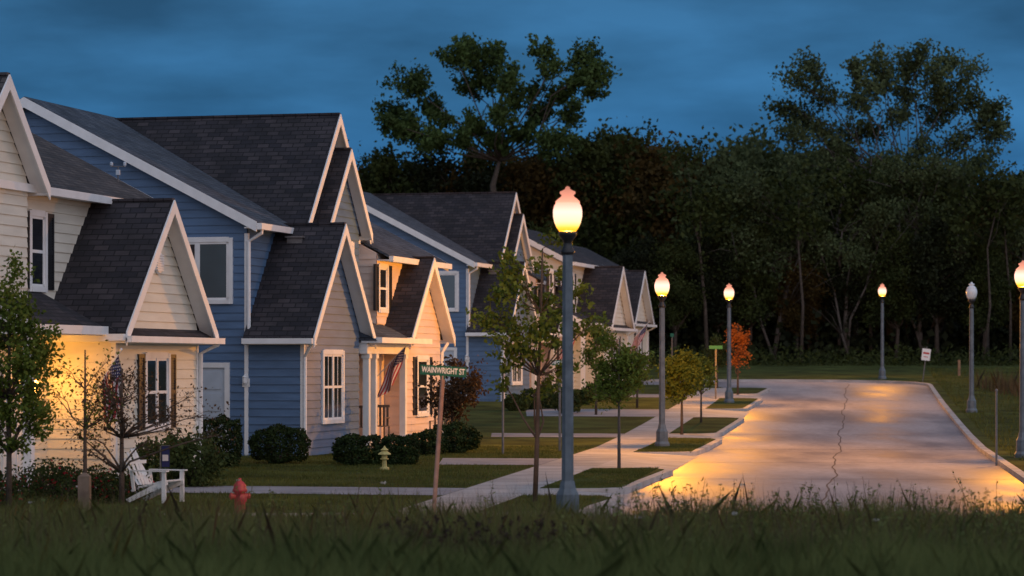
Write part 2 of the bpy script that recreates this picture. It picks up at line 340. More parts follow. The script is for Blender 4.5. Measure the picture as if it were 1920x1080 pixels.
def window(H,face,c,a,w,z0,z1,cols=1,shut=False,left=GLASS,right=None,rows=2,mid=True):
    M=F(face,c); a0,a1=a-w/2,a+w/2; t=.1
    f=MB()
    fb(f,M,a0-t,a0,.0,.065,z0-t,z1+t); fb(f,M,a1,a1+t,.0,.065,z0-t,z1+t)
    fb(f,M,a0,a1,.0,.06,z1,z1+t+.02); fb(f,M,a0-.02,a1+.02,.0,.085,z0-t,z0)
    n=cols
    for i in range(1,n): x=a0+w*i/n; fb(f,M,x-.045,x+.045,.0,.05,z0,z1)
    zm=(z0+z1)/2
    if mid:
        fb(f,M,a0,a1,.0,.045,zm-.03,zm+.03)
    for i in range(n):
        x0=a0+w*i/n; x1=a0+w*(i+1)/n
        fb(f,M,x0,x0+.045+.02,.0,.04,z0,z1); fb(f,M,x1-.065,x1,.0,.04,z0,z1)
        fb(f,M,x0,x1,.0,.04,z0,z0+.05); fb(f,M,x0,x1,.0,.04,z1-.05,z1)
        if rows>2: 
            fb(f,M,(x0+x1)/2-.012,(x0+x1)/2+.012,.0,.038,z0,z1)
    fo=f.obj('window',WHITE,H)
    p=MB()
    for i in range(n):
        fb(p,M,a0+w*i/n,a0+w*(i+1)/n,.0,.03,z0,z1,0 if (i==0 or right is None) else 1)
    p.obj('glass_pane',[left,right or left],fo)
    if shut:
        for x in (a0-t-.32,a1+t):
            sh=MB(); fb(sh,M,x,x+.05,0,.06,z0-.05,z1+.08); fb(sh,M,x+.27,x+.32,0,.06,z0-.05,z1+.08)
            k=z0-.05
            fb(sh,M,x+.05,x+.27,0,.058,z1+.0,z1+.08); fb(sh,M,x+.05,x+.27,0,.058,zm-.04,zm+.04)
            while k<z1: fb(sh,M,x+.05,x+.27,0,.045,k,k+.035); k+=.05
            fb(sh,M,x+.05,x+.27,0,.03,z0-.05,z1)
            sh.obj('shutter',BLACK,H)
def downspout(H,pts):
    m=MB(); m.path(pts,[.045]*len(pts),6); m.obj('downspout',WHITE,H)
def mainbody(H,u0,u1,vf,ze,vr,zr,wm,rm,z0=-.6,near=True,lap0=None,far=True):
    s=(zr-ze)/(vr-vf); vb=2*vr-vf
    w=MB()
    w.prism([(u0,vf,z0),(u0,vb,z0),(u0,vb,ze),(u0,vr,zr),(u0,vf,ze)],(u1-u0,0,0))
    if near: laps(w,(u0,0),(0,1),(-1,0),-.2,zr-.1,lambda z:vf+max(0,(z-ze)/s),lambda z:vb-max(0,(z-ze)/s))
    if far: laps(w,(u1,0),(0,1),(1,0),-.2,zr-.1,lambda z:vf+max(0,(z-ze)/s),lambda z:vb-max(0,(z-ze)/s))
    laps(w,(0,vf),(1,0),(0,-1),lap0 if lap0 is not None else -.2,ze-.02,lambda z:u0,lambda z:u1)
    w.obj('wall',wm,H)
    r=MB(); ov=.35; e=ze-ov*s; U0=u0-(.3 if near else 0); U1=u1+(.3 if far else 0)
    slab(r,[(U0,vf-ov,e),(U1,vf-ov,e),(U1,vr,zr),(U0,vr,zr)],.07,0,.05)
    slab(r,[(U0,vb+ov,e),(U1,vb+ov,e),(U1,vr,zr),(U0,vr,zr)],.07,0,.05)
    r.obj('roof',rm,H)
    t=MB()
    for U,on in ((U0-.035,near),(U1+.005,far)):
        if on:
            t.prism([(U,vf-ov,e-.12),(U,vr,zr-.15),(U,vr,zr+.1),(U,vf-ov,e+.12)],(.03,0,0))
            t.prism([(U,vb+ov,e-.12),(U,vr,zr-.15),(U,vr,zr+.1),(U,vb+ov,e+.12)],(.03,0,0))
            V0=U+.03 if U<u0 else U-.28
            t.prism([(V0,vf-ov,e),(V0,vr,zr),(V0,vr,zr+.045),(V0,vf-ov,e+.045)],(.27,0,0))
    t.box(U0,U1,vf-ov,vf-.03,e-.03,e+.0)
    t.obj('eave_trim',WHITE,H)
    gt=MB(); gt.box(U0,U1,vf-ov-.12,vf-ov-.003,e-.06,e+.09); gt.obj('gutter',WHITE,H)
def porchlight(H,M,a,z,lit=None):
    m=MB(); fb(m,M,a-.09,a+.09,0,.04,z-.14,z+.06); m.lathe([(.03,.0),(.06,.04),(.06,.16),(.075,.17),(.01,.24)],8,M(a,.11,z-.08)); o=m.obj('wall_light',[WHITE if lit is None else lit],H)
    return o
def cornerboard(H,pts):
    for u,v,z1 in pts:
        m=MB(); m.box(u-.035,u+.06,v-.035,v+.06,-.3,z1); m.obj('corner_trim',WHITE,H)
def duplex(loc,label):
    H=empty('duplex_house',loc,R(76),label,'house','houses along the street')
    mainbody(H,0,7.6,1.4,5.62,7,8.55,BLUE,SH_GREY,far=False)
    mainbody(H,7.6,13.2,.5,5.14,7,8.55,CREAM_LAMPLIT,SH_GREY,near=False,lap0=2.5)
    w=MB(); laps(w,(7.6,0),(0,1),(-1,0),2.5,5.1,lambda z:.5,lambda z:1.4); w.obj('wall',CREAM_LAMPLIT,H)
    gable(H,2.8,7.6,1.1,7,5.75,8.5,BLUE,SH_DARK,7,z0=2.75,ov=.25,nearvb=1.4,farg=False)
    gable(H,3.6,6.8,.75,1.1,5.75,7.6,BLUE,SH_DARK,1.4,z0=2.75,ov=.22,ovf=.3,nearvb=1.1)
    gable(H,0,4.4,0,1.4,3.05,5.52,BLUE,SH_DARK,1.4,nearvb=1.4)
    gable(H,8.35,12.05,0,.5,3.12,5.0,CREAM_LAMPLIT,SH_DARK,.5,nearvb=.5)
    p=MB(); p.box(4.4,8.35,-.25,1.4,-.5,.12); p.obj('porch_floor',CONC,H)
    r=MB(); e=2.78; top=3.5
    r.face([(4.42,-.5,e),(9.0,-.5,e),(7.6,1.05,top),(4.42,1.05,top)]); r.face([(9.0,-.5,e),(9.0,1.05,e),(7.6,1.05,top)])
    r.face([(4.42,-.5,e),(9.0,-.5,e),(9.0,1.05,e),(4.42,1.05,e)]); r.face([(4.42,-.5,e),(4.42,1.05,top),(4.42,1.05,e)])
    r.obj('porch_roof',SH_GREY,H)
    t=MB(); t.box(4.45,8.98,-.46,-.05,e-.06,e-.005); t.box(4.5,8.3,-.2,.02,e-.33,e-.06); t.box(4.43,9.1,-.62,-.46,e-.06,e+.08); t.obj('porch_beam',WHITE,H)
    for u in (4.75,5.35,8.05):
        q=MB(); q.box(u-.11,u+.11,-.22,0,.12,.3); q.box(u-.08,u+.08,-.19,-.03,.3,e-.45); q.box(u-.11,u+.11,-.22,0,e-.45,e-.335); q.obj('porch_post',WHITE,H)
    window(H,'f',0,2.2,1.5,.83,2.42,cols=2,rows=3)
    window(H,'f',.75,5.75,.8,3.95,5.25)
    window(H,'f',0,10.2,1.0,.85,2.3,cols=1,shut=True)
    window(H,'f',.5,8.1,.7,3.65,4.75,shut=True)
    window(H,'f',1.4,7.0,.5,.9,2.2)
    window(H,'s',0,2.65,1.6,3.72,5.1,cols=2,left=BLIND,right=GLASS,mid=False)
    M=F('s',0); d=MB(); fb(d,M,1.95,4.4,.0,.03,-.2,2.1)
    for i in range(4): 
        for j in range(4): fb(d,M,2.05+.6*j,2.55+.6*j,.03,.045,.02+.52*i,.44+.52*i)
    d.obj('garage_door',DOOR,H)
    t=MB(); fb(t,M,1.83,1.95,0,.07,-.2,2.22); fb(t,M,4.4,4.52,0,.07,-.2,2.22); fb(t,M,1.95,4.4,0,.07,2.1,2.22); t.obj('door_frame',WHITE,H)
    porchlight(H,M,1.42,1.78)
    d=MB(); M2=F('f',1.4); fb(d,M2,5.4,6.3,0,.06,.12,2.15); 
    for i in range(3): fb(d,M2,5.5,5.8,.06,.075,.25+.62*i,.75+.62*i); fb(d,M2,5.9,6.2,.06,.075,.25+.62*i,.75+.62*i)
    do=d.obj('door',ENTRY,H); h=MB(); h.lathe([(.02,0),(.04,.03),(.02,.06)],8,(6.22,1.27,1.1),axis='y'); h.obj('door_knob',STEEL,do)
    cornerboard(H,[(0,0,2.75),(0,1.4,5.3)]); 
    downspout(H,[(-.1,1.0,5.42),(-.1,1.0,5.3),(-.09,1.33,5.1),(-.09,1.33,2.75)])
    downspout(H,[(-.2,-.3,2.68),(-.16,-.2,2.55),(-.05,-.06,2.35),(-.05,-.06,-.1)])
    downspout(H,[(12.2,-.2,2.78),(12.1,-.06,2.5),(12.1,-.06,-.1)])
    v=MB(); v.box(1.75,2.05,.62,1.0,4.9,5.27); v.box(1.7,2.1,.58,1.04,5.27,5.31); v.obj('roof_vent',STEEL,H)
    return H
def cream(loc,label,uback=-12,ridge=7,far=5.0,upper=True,rm=SH_BROWN,light=False):
    H=empty('cream_house',loc,R(76),label,'house','houses along the street')
    zr=5.62+.523*(ridge-1.4)
    mainbody(H,uback,far,1.4,5.62,ridge,zr,CREAM,rm)
    gable(H,0,4.37,0,1.4,3.0,5.35,CREAM,SH_DARK,1.4)
    if upper: gable(H,-4.8,-1.7,1.05,1.4,5.62,7.3,CREAM,rm,4.4,z0=3.4,ov=.22)
    r=MB(); r.prism([(0-.3,-.4,2.66),(-.3,0,2.9),(-.3,0,2.62),(-.3,-.4,2.62)],(4.95,0,0)); r.obj('pent_roof',SH_DARK,H)
    t=MB(); t.box(-.35,4.75,-.5,-.4,2.6,2.72); t.box(-.3,4.65,-.4,0,2.585,2.615); t.obj('gutter',WHITE,H)
    r=MB(); slab(r,[(-3.6,.1,2.82),(-.3,.1,2.82),(-.3,1.4,3.5),(-3.6,1.4,3.5)],.07); r.obj('porch_roof',SH_DARK,H)
    t=MB(); t.box(-3.65,-.3,.0,.1,2.74,2.9); t.prism([(-3.66,.05,2.68),(-3.66,1.4,3.36),(-3.66,1.4,3.6),(-3.66,.05,2.92)],(.05,0,0)); t.box(-3.55,-.05,.1,1.38,2.72,2.76); t.obj('porch_beam',WHITE,H)
    q=MB(); q.box(-3.5,-3.34,.15,.31,.1,2.72); q.box(-3.54,-3.3,.11,.35,-.2,.1); q.obj('porch_post',WHITE,H)
    window(H,'f',0,2.1,1.15,.95,2.3,cols=2,shut=True,left=GLASS)
    window(H,'f',1.4,-.5,.62,3.66,5.0,shut=True,left=GLASS)
    window(H,'f',1.4,-2.35,.62,3.66,5.0,shut=True)
    window(H,'f',1.4,-4.5,.62,3.66,5.0,shut=True)
    v=MB(); v.lathe([(.2,0),(.24,.03),(.2,.05)],16,(2.18,-.07,4.2),axis='y'); 
    for i in range(-3,4): v.box(2.18-.17,2.18+.17,-.09,-.07,4.2+i*.05-.012,4.2+i*.05+.012)
    v.obj('gable_vent',WHITE,H)
    d=MB(); M2=F('f',1.4); fb(d,M2,-2.0,-1.1,0,.05,.0,2.1)
    for i in range(3): fb(d,M2,-1.9,-1.6,.05,.07,.1+.65*i,.6+.65*i); fb(d,M2,-1.5,-1.2,.05,.07,.1+.65*i,.6+.65*i)
    d.obj('door',WHITE,H)
    d=MB(); fb(d,M2,-2.1,-2.0,0,.07,0,2.2); fb(d,M2,-1.1,-1.0,0,.07,0,2.2); fb(d,M2,-2.0,-1.1,0,.07,2.1,2.2); d.obj('door_frame',WHITE,H)
    cornerboard(H,[(0,0,2.6),(4.37,0,2.6)])
    downspout(H,[(4.6,-.42,2.6),(4.45,-.07,2.4),(4.45,-.07,-.1)])
    if light:
        porchlight(H,F('f',1.4),-.75,1.72,PLIT)
    return H
PLIT=pm('lit_porch_lamp_glass',(.8,.6,.3),.3,.02,2,emis=25,ecol=(1,.45,.08))
HA=cream((-7.6,51,0),'cream clapboard house with black shutters and dark steep gable',light=True)
HB=duplex((-4.95,63.2,.0),'blue and cream clapboard duplex house with white trim and porch')
HC=duplex((-.37,104,.62),'blue and cream clapboard duplex house farther down the street')
HD=cream((4.05,116,1.05),'cream clapboard house with steep dark front gable beyond young trees',uback=-1.5,ridge=4.2,upper=False,rm=SH_DARK)
HE=cream((5.9,134,1.5),'small cream house with dark roof at the bend of the street',uback=-1.5,ridge=3.4,upper=False,rm=SH_DARK)
def hw(O,u,v,z=0): c,s=math.cos(R(76)),math.sin(R(76)); return Vector((O[0]+c*u-s*v,O[1]+s*u+c*v,z))
def plight(name,loc,e,col,r=.08,parent=None):
    L=bpy.data.lights.new(name,'POINT'); L.energy=e; L.color=col; L.shadow_soft_size=r
    o=bpy.data.objects.new(name,L); COL.objects.link(o); o.location=loc; o.parent=parent; return o
plight('porch_bulb',(-.75,.95,1.85),27,(1,.40,.03),.08,HA)
# weather station
e=empty('weather_station',hw((-7.6,51),4.9,1.95,5.85),0,'small white weather station on a pole on the roof','weather station')
m=MB(); m.tube((0,0,-.1),(0,0,.5),.014,n=6); m.tube((-.14,0,.5),(.14,0,.5),.01,n=6); m.obj('pole',STEEL,e)
for x in (-.14,.14):
    m=MB(); m.lathe([(.015,0),(.035,.03),(.035,.08),(.01,.1)],8,(x,0,.5)); m.obj('sensor',DOOR,e)
m=MB(); m.box(-.04,.04,-.04,.04,.32,.43); m.obj('sensor_box',DOOR,e)
# ---------------------------------------------------------------- street lamps
def lampmeshes():
    P={}
    m=MB(); m.lathe([(.21,0),(.21,.1),(.17,.16),(.165,.42),(.12,.5),(.10,.6)],8,ph=.39); P['base']=(m,POLE,False)
    m=MB(); m.lathe([(.088,.55),(.074,3.72)],8,ph=.39); P['pole']=(m,POLE,False)
    m=MB(); m.lathe([(.085,3.68),(.10,3.72),(.06,3.80),(.06,3.86),(.12,3.94),(.13,3.99),(.11,4.0)],12); P['collar']=(m,COLLAR,True)
    m=MB(); m.lathe([(.115,4.002),(.15,4.05),(.18,4.12),(.197,4.20),(.198,4.28),(.185,4.34),(.155,4.395)],24); P['lamp_globe']=(m,None,True)
    m=MB(); m.lathe([(.165,4.385),(.165,4.405),(.13,4.44),(.09,4.47),(.082,4.495),(.105,4.51),(.105,4.54),(.06,4.56),(.035,4.575),(.03,4.60),(.004,4.615)],20); P['lamp_cap']=(m,None,False)
    return P
PM=lampmeshes(); cache={}
LC=(1,.40,.025)
def lamp(x,y,lit,label,en=1100):
    e=empty('street_lamp',(x,y,g(y)-.01),0,label,'street lamp','street lamps along the road')
    for k,(m,mat,sm) in PM.items():
        key=(k,lit)
        mt=mat or ((GLOBE if lit else GLOBEOFF) if k=='lamp_globe' else (CAP if lit else GLOBEOFF))
        if key not in cache: o=m.obj(k,mt,e,sm); cache[key]=o
        else:
            o=cache[key].copy(); COL.objects.link(o); o.parent=e
    if lit: plight('bulb',(0,0,4.19),en,LC,.085,e)
LL='lit acorn street lamp on a grey octagonal pole beside the kerb'
lamp(.757,36.3,True,'tall lit acorn street lamp on grey pole in roadside grass',1500)
lamp(3.95,70.2,True,LL,6500); lamp(8.36,102.7,True,LL,6500)
lamp(17.8,128.2,True,'lit acorn street lamp on grass outside the road bend',2800)
lamp(16.2,94,False,'unlit acorn street lamp on the lawn'); lamp(11.92,62.2,True,LL,4800)
# ---------------------------------------------------------------- trees
def treemesh(rg,clumps,trunk,tr,leaf,nleaf,twigs=7,cl_r=.42,nside=6,bare=[]):
    b=MB(); K=len(trunk); T=[Vector(p) for p in trunk]
    b.path(T,[tr*(1-.72*i/(K-1)) for i in range(K)],8)
    allc=[]
    for c in clumps:
        x,y,z,r=c[:4]; C=Vector((x,y,z)); dens=c[4] if len(c)>4 else 1
        best=None
        for i,p in enumerate(T[1:],1):
            if p.z<z-.15*abs((C-p).xy.length)-.0 or i==1:
                d=(C-p).length+ .6*abs(i-K*.6)*.2
                if best is None or d<best[0]: best=(d,i,p)
        p=best[2]; L=(C-p).length
        m1=p.lerp(C,.35)+Vector((rg.normal()*.07*L,rg.normal()*.07*L,-.02*L)); m2=p.lerp(C,.7)+Vector((rg.normal()*.06*L,rg.normal()*.06*L,.03*L))
        r0=tr*(1-.72*best[1]/(K-1))*.55
        b.path([p,m1,m2,C],[r0,r0*.75,r0*.5,r0*.22],5)
        pts=[]
        for k in range(twigs):
            v=Vector(rg.normal(size=3)); v.normalize(); v*=r*(.55+.75*rg.random()); v.z*=.85
            s=m2.lerp(C,rg.random()); q=C+v; mid=s.lerp(q,.5)+Vector(rg.normal(size=3))*.08*r
            b.path([s,mid,q],[r0*.25,r0*.14,r0*.05],3); pts+=[q,mid.lerp(q,.5),s.lerp(q,.4)]
        pts=np.array([tuple(q) for q in pts]); n=int(nleaf*dens)
        if n:
            cc=pts[rg.integers(0,len(pts),n)]+rg.normal(size=(n,3))*r*cl_r*.55
            allc.append(cc)
    for (p,q,rr) in bare:
        p=Vector(p);q=Vector(q);L=(q-p).length
        ml=[p]+[p.lerp(q,t)+Vector(rg.normal(size=3))*.04*L for t in (.3,.55,.8)]+[q]
        b.path(ml,[rr,rr*.8,rr*.6,rr*.4,rr*.12],5)
        for k in range(7):
            s=ml[1+int(rg.integers(0,3))]; d=(q-p).normalized()*.25*L+Vector(rg.normal(size=3))*.15*L
            b.path([s,s+d*.5+Vector((0,0,.03*L)),s+d],[rr*.3,rr*.18,rr*.05],3)
    C=np.concatenate(allc) if allc else np.zeros((0,3))
    return b,cards(C,leaf,rg)
def tree(name,label,loc,rg,clumps,trunk,tr,leaf,nleaf,lm,bark=BARK,group=None,cat='tree',**k):
    e=empty(name,loc,0,label,cat,group)
    b,v=treemesh(rg,clumps,trunk,tr,leaf,nleaf,**k)
    b.obj('trunk',bark,e,True,recalc=True); quadmesh('crown',v,lm,e)
    return e
def rclumps(rg,n,cx,cz,rx,rz,r0,r1):
    out=[]
    for i in range(n):
        v=rg.normal(size=3); v/=np.linalg.norm(v); v*=(.35+.65*rg.random()**.6)
        out.append((cx+v[0]*rx,v[1]*rx*.8,cz+v[2]*rz,r0+(r1-r0)*rg.random()))
    return out
Y1=166.; s1=5000/Y1; z1=g(Y1)
def pc(x,y,r,x0,d=1.,dy=0): return ((x-x0)/s1,dy,2.18-z1+(683-y)/s1,r/s1,d)
rg=np.random.default_rng(11)
cl=[(765,150,34),(735,205,34),(800,185,24),(756,250,32),(825,215,22),(848,98,26),(885,92,32),(925,102,26),(905,140,30),(945,150,28),(868,150,22),(975,180,26),(1005,165,18),
    (1018,88,22),(1035,120,22),(1058,170,26),(1103,92,28),(1130,125,26),(1095,140,28),(1015,205,26),(1075,215,24),(940,210,30),(890,235,30),(990,250,30),(1040,265,34),(810,265,30),(1120,165,20),(720,235,20),(850,265,30),(930,265,30)]
tree('oak_tree','tall spreading oak tree with gappy leafy crown above the wood',((930-960)/s1,Y1,z1),rg,
     [pc(a,b_,c*.95,930,(c/28)**2,rg.normal()*1.5) for a,b_,c in cl],[(0,0,0),(.2,0,5),(0,0,9),(-.2,0,11),(.2,0,12.5)],.42,.28,820,L_OAK,twigs=10,cl_r=.42)
rg=np.random.default_rng(12)
cl=[(1490,140,30),(1472,190,24),(1520,115,26),(1545,165,26),(1510,215,30),(1480,250,28),(1640,108,24),(1620,160,26),(1665,140,26),(1700,108,24),(1730,92,20),(1710,160,28),(1750,140,26),(1780,108,22),
    (1825,135,26),(1850,170,24),(1800,180,26),(1760,200,30),(1690,215,28),(1640,230,28),(1590,240,28),(1850,230,28),(1882,240,22),(1800,260,30),(1730,280,30),(1560,290,30),(1650,300,30),(1850,300,28),(1500,300,28),(1600,190,22),(1540,240,24),(1870,200,18),(1770,165,20),(1600,130,18)]
T2=[(0,0,0),(-.3,0,3),(.4,0,6),(.2,0,9),(.6,0,11)]
tree('cottonwood_tree','tall airy cottonwood tree with thin upright branches and sparse leaves',((1680-960)/s1,Y1+1,z1),rg,
     [pc(a,b_,c,1680,.9,rg.normal()*1.5) for a,b_,c in cl],T2,.34,.25,700,L_COT,BARKL,twigs=14,cl_r=.6,
     bare=[((-5.6,-2,0),(-8.5,-2,9),.2),((-5.5,-2,.3),(-5.2,-2,11),.2),((-2.6,-1,0),(-4.6,-1,12),.22),((-2.5,-1,.2),(-1.5,-1,13),.2),((-5.4,-2,3),(-7.4,-2,8),.12),((3,-1,0),(1.8,-1,10),.18),((2,0,0),(5,0,12),.2),((7.8,-2,0),(8.5,-2,7),.16)])
for (cx,top,wd,sd,nn) in ((1450,300,95,61,26),(1590,330,80,62,20),(1730,300,110,63,30),(1850,330,80,64,20)):
    rg=np.random.default_rng(sd); Yw=162; s=5000/Yw; zb=g(Yw)
    cc=[]
    for i in range(nn):
        px=cx+(rg.random()-.5)*2*wd*.85; py=top+rg.random()**.8*200
        cc.append(((px-cx)/s,rg.normal()*1.0,2.18-zb+(683-py)/s,.55+.5*rg.random()))
    ln=rg.normal()*1.0
    tree('willow_tree','slender pale leaved tree with leaning forked trunks before the wood',((cx-960)/s,Yw,zb),rg,cc,[(0,0,-.1),(ln*.3,0,2.2),(ln*.5+.2,0,4.2),(ln,0,6.2),(ln+.2,0,8)],.17,.22,260,L_COT,BARKL,group='slender trees at the edge of the wood',twigs=9,cl_r=.75,
         bare=[((.1,-.3,0),(-2.6,-.6,8.0),.11),((-.1,-.2,.1),(2.2,-.5,8.5),.10)])
vari=[]
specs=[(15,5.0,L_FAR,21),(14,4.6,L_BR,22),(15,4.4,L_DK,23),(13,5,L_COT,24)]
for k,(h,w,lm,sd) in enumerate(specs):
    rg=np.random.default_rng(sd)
    c=rclumps(rg,34,0,h*.62,w*.72,h*.36,1.0,1.9)
    b,v=treemesh(rg,c,[(0,0,0),(.2,.1,h*.25),(-.1,0,h*.5),(.1,0,h*.75)],.26,.34,460,twigs=7,cl_r=.52)
    vari.append((b,v,lm,h))
seen={}
labs=['dark green broadleaf tree at the edge of the wood','brownish autumn broadleaf tree at the edge of the wood','very dark broadleaf tree deep in the wood','grey green broadleaf tree at the edge of the wood']
def putfar(k,x,y,sc,rot):
    e=empty('broadleaf_tree',(x,y,g(y)),rot,labs[k],'tree','trees at the edge of the wood'); e.scale=(sc,sc,sc)
    if k not in seen:
        b,v,lm,h=vari[k]; seen[k]=(b.obj('trunk',BARK,e,True),quadmesh('crown',v,lm,e))
    else:
        for o in seen[k]:
            c=o.copy(); COL.objects.link(c); c.parent=e
topx=[(640,285,1),(690,275,1),(745,262,0),(800,262,1),(860,250,2),(925,255,0),(990,250,1),(1055,250,2),(1110,235,0),(1160,222,0),(1210,225,1),(1262,258,0),(1315,258,1),(1370,262,3),(1415,245,3),(1465,262,0),(1530,275,3),(1590,290,0),(1650,290,3),(1715,285,0),(1780,290,3),(1840,310,1),(1895,335,0),(1950,340,3),(2030,330,1),(560,330,1),(480,340,2),(2120,330,0)]
rg=np.random.default_rng(5)
for (x,y,k) in topx:
    Y=170+rg.random()*6; s=5000/Y; h=(683-y)/s+2.18-g(Y)
    putfar(k,(x-960)/s,Y,h/(vari[k][3]*1.02),rg.random()*6.28)
for i in range(12):
    x=1000+i*85+rg.normal()*15; Y=160+rg.random()*3; s=5000/Y
    putfar([0,1,2,0,2][i%5],(x-960)/s,Y,(.42+.2*rg.random()) ,rg.random()*6.28)
rg=np.random.default_rng(6); N=70000
xs=rg.uniform(-60,60,N); ys=rg.uniform(178,190,N); top=12.2+1.6*np.sin(xs*.35)+1.1*np.sin(xs*.9+1)
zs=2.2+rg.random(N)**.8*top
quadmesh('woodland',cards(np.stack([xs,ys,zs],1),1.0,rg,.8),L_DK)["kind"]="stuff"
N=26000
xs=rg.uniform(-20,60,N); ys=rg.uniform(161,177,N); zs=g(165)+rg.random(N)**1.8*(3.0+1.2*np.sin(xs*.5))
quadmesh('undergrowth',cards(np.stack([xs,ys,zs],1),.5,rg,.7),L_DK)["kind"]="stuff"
N=12000
xs=rg.uniform(4,60,N); ys=rg.uniform(150,160,N); zs=np.interp(ys,GY,GZ)+rg.random(N)**1.5*(.8+.5*np.sin(xs*.9)*np.sin(ys))
quadmesh('rough_grass_edge',cards(np.stack([xs,ys,zs],1),.3,rg,.3),L_FAR)["kind"]="stuff"
for i in range(12):
    x=11+i*2.1+rg.normal()*.6; y=158+rg.random()*6; h=8+rg.random()*4; ln=rg.normal()*1.1
    cc=[(ln+rg.normal()*.9,rg.normal()*.5,h*(.7+.35*rg.random()),1.3) for _ in range(5)]
    tree('slender_tree','slender dark trunked tree at the edge of the wood',(x,y,g(y)),rg,cc,[(0,0,-.1),(ln*.3+.15,0,h*.3),(ln*.4-.1,0,h*.6),(ln,0,h*.85)],.09+.06*rg.random(),.32,240,L_FAR,BARK,group='slender trees at the edge of the wood',twigs=6,cl_r=.6)
def ytree(label,x,y,h,tr,w,zc,rz,n,r0,r1,leaf,nl,lm,sd,name='young_tree',lean=0,bark=BARK,tw=6,clr=.45,extra=[]):
    rg=np.random.default_rng(sd)
    c=rclumps(rg,n,0,zc,w,rz,r0,r1)+extra
    return tree(name,label,(x,y,g(y)),rg,c,[(0,0,-.05),(lean*.3,0,h*.25),(lean*.5,0,h*.5),(lean*.8,0,h*.75),(lean,0,h)],tr,leaf,nl,lm,bark,group='young trees along the street',twigs=tw,cl_r=clr)
ytree('slim young tree with sparse drooping green leaves on the verge',.36,42,4.0,.045,.80,2.75,1.35,28,.15,.3,.085,105,L_G,31,lean=.12,extra=[(-.8,0,2.95,.22),(.65,0,2.7,.2),(.75,0,3.3,.2),(-.4,0,3.9,.2),(.3,0,4.1,.2),(.95,-.1,2.9,.2),(-.4,0,2.2,.2),(.5,0,2.1,.2),(-.65,0,3.3,.18)])
ytree('young green tree with thin grey trunk on the verge',2.28,56.8,2.7,.04,.55,2.05,.75,26,.2,.34,.085,150,L_G,32,bark=BARKL)
ytree('small round yellow green tree lit by the street lamp',5.0,78.5,1.9,.05,.56,1.65,.62,30,.2,.36,.1,150,L_Y,33)
ytree('small yellow green tree farther along the verge',6.1,86,1.8,.04,.45,1.6,.5,18,.2,.3,.1,90,L_Y,34)
ytree('young tree with bright orange autumn leaves beside the path',9.4,111,2.9,.05,.5,2.0,1.0,24,.2,.34,.10,70,L_O,35)
ytree('leafy green tree beside the cream house porch',-7.6,40.3,3.3,.05,.68,2.2,1.25,44,.2,.34,.075,180,L_G,36,extra=[(.1,0,3.6,.25),(.4,0,1.2,.25),(-.2,0,1.1,.25)])
ytree('sparse dark crabapple tree in front of the shuttered window',-6.0,41,2.1,.05,.95,1.6,.85,38,.2,.34,.05,45,L_R,37,tw=12,clr=.7,extra=[(1.3,0,1.4,.3),(1.5,0,1.1,.25),(1.1,0,1.7,.3)])
ytree('second sparse small tree beside the porch',-6.5,40.6,2.4,.04,.5,1.7,.7,14,.2,.34,.055,40,L_G,41,tw=8,clr=.7)
ytree('low dark reddish ornamental tree beside the porch',-1.5,67,2.0,.06,.78,1.5,.7,30,.25,.42,.09,120,L_R,38)
ytree('young tree in front of the far blue house',2.9,92,3.0,.05,.6,2.2,.9,20,.25,.4,.1,90,L_G,39)
ytree('young flowering tree in front of the far cream house',4.6,98,2.2,.05,.6,1.5,.6,22,.25,.4,.1,100,L_P,40)
ytree('small tree at the far end of the path',9.0,117,2.2,.05,.5,1.6,.7,18,.2,.34,.1,90,L_P,42)
# ---------------------------------------------------------------- bushes
def bush(label,x,y,rx,ry,h,n,leaf,lm,sd,box=0.,name='bush',z=None,flowers=0,fm=None,wild=0):
    rg=np.random.default_rng(sd); v=rg.normal(size=(n,3)); v/=np.linalg.norm(v,axis=1)[:,None]
    if box: m=np.abs(v).max(1)[:,None]; v=v*(1-box)+v/m*box*.85
    lum=1+.10*np.sin(v[:,0]*7+sd)+.08*np.sin(v[:,2]*9+v[:,1]*6)
    rr=(.72+.3*rg.random(n)**.5)*lum+wild*rg.normal(size=n)
    c=v*rr[:,None]*np.array([rx,ry,h*.5])+np.array([0,0,h*.48]); c[:,2]=np.abs(c[:,2])
    vv=cards(c,leaf,rg,.6); mi=np.zeros(n)
    mats=[lm]
    if flowers: mi[rg.random(n)<flowers]=1; mats=[lm,fm]
    o=quadmesh(name,vv,mats,None,mi=mi,loc=(x,y,g(y) if z is None else z)); tag(o,label,'bush')
    m=MB()
    for i in range(9):
        t=rg.random()*6.28; m.path([(0,0,0),(.4*rx*math.cos(t),.4*ry*math.sin(t),h*.4),(.75*rx*math.cos(t),.75*ry*math.sin(t),h*(.5+.3*rg.random()))],[.02,.014,.005],4)
    m.obj('stems',BARK,o); return o
bush('clipped boxy dark green hedge at the house corner',-6.15,56.2,.45,.45,1.12,7000,.06,L_H,1,.75,'hedge')
bush('dark green round clipped bush beside the blue wall',-5.1,58.5,.62,.5,.85,7000,.06,L_H,2,.3)
bush('low clipped hedge in front of the blue house',-3.35,57.6,.55,.45,.68,6000,.06,L_H,3,.6,'hedge')
bush('low clipped hedge beside the porch',-2.45,57.9,.48,.45,.66,6000,.06,L_H,4,.5,'hedge')
bush('leafy garden plants beside the white chair',-5.75,47.5,.55,.5,.9,2600,.09,L_P,5,0,'shrub',wild=.22)
bush('leafy garden plants below the cream wall',-6.5,49.5,.5,.5,.75,2200,.09,L_P,6,0,'shrub',wild=.2)
bush('dark bush beside the driveway under the small tree',-1.4,65.5,.6,.5,.75,4500,.07,L_H,7,.2)
bush('dark bush near the porch steps',-2.0,64.0,.45,.5,.6,3000,.07,L_H,8,.2)
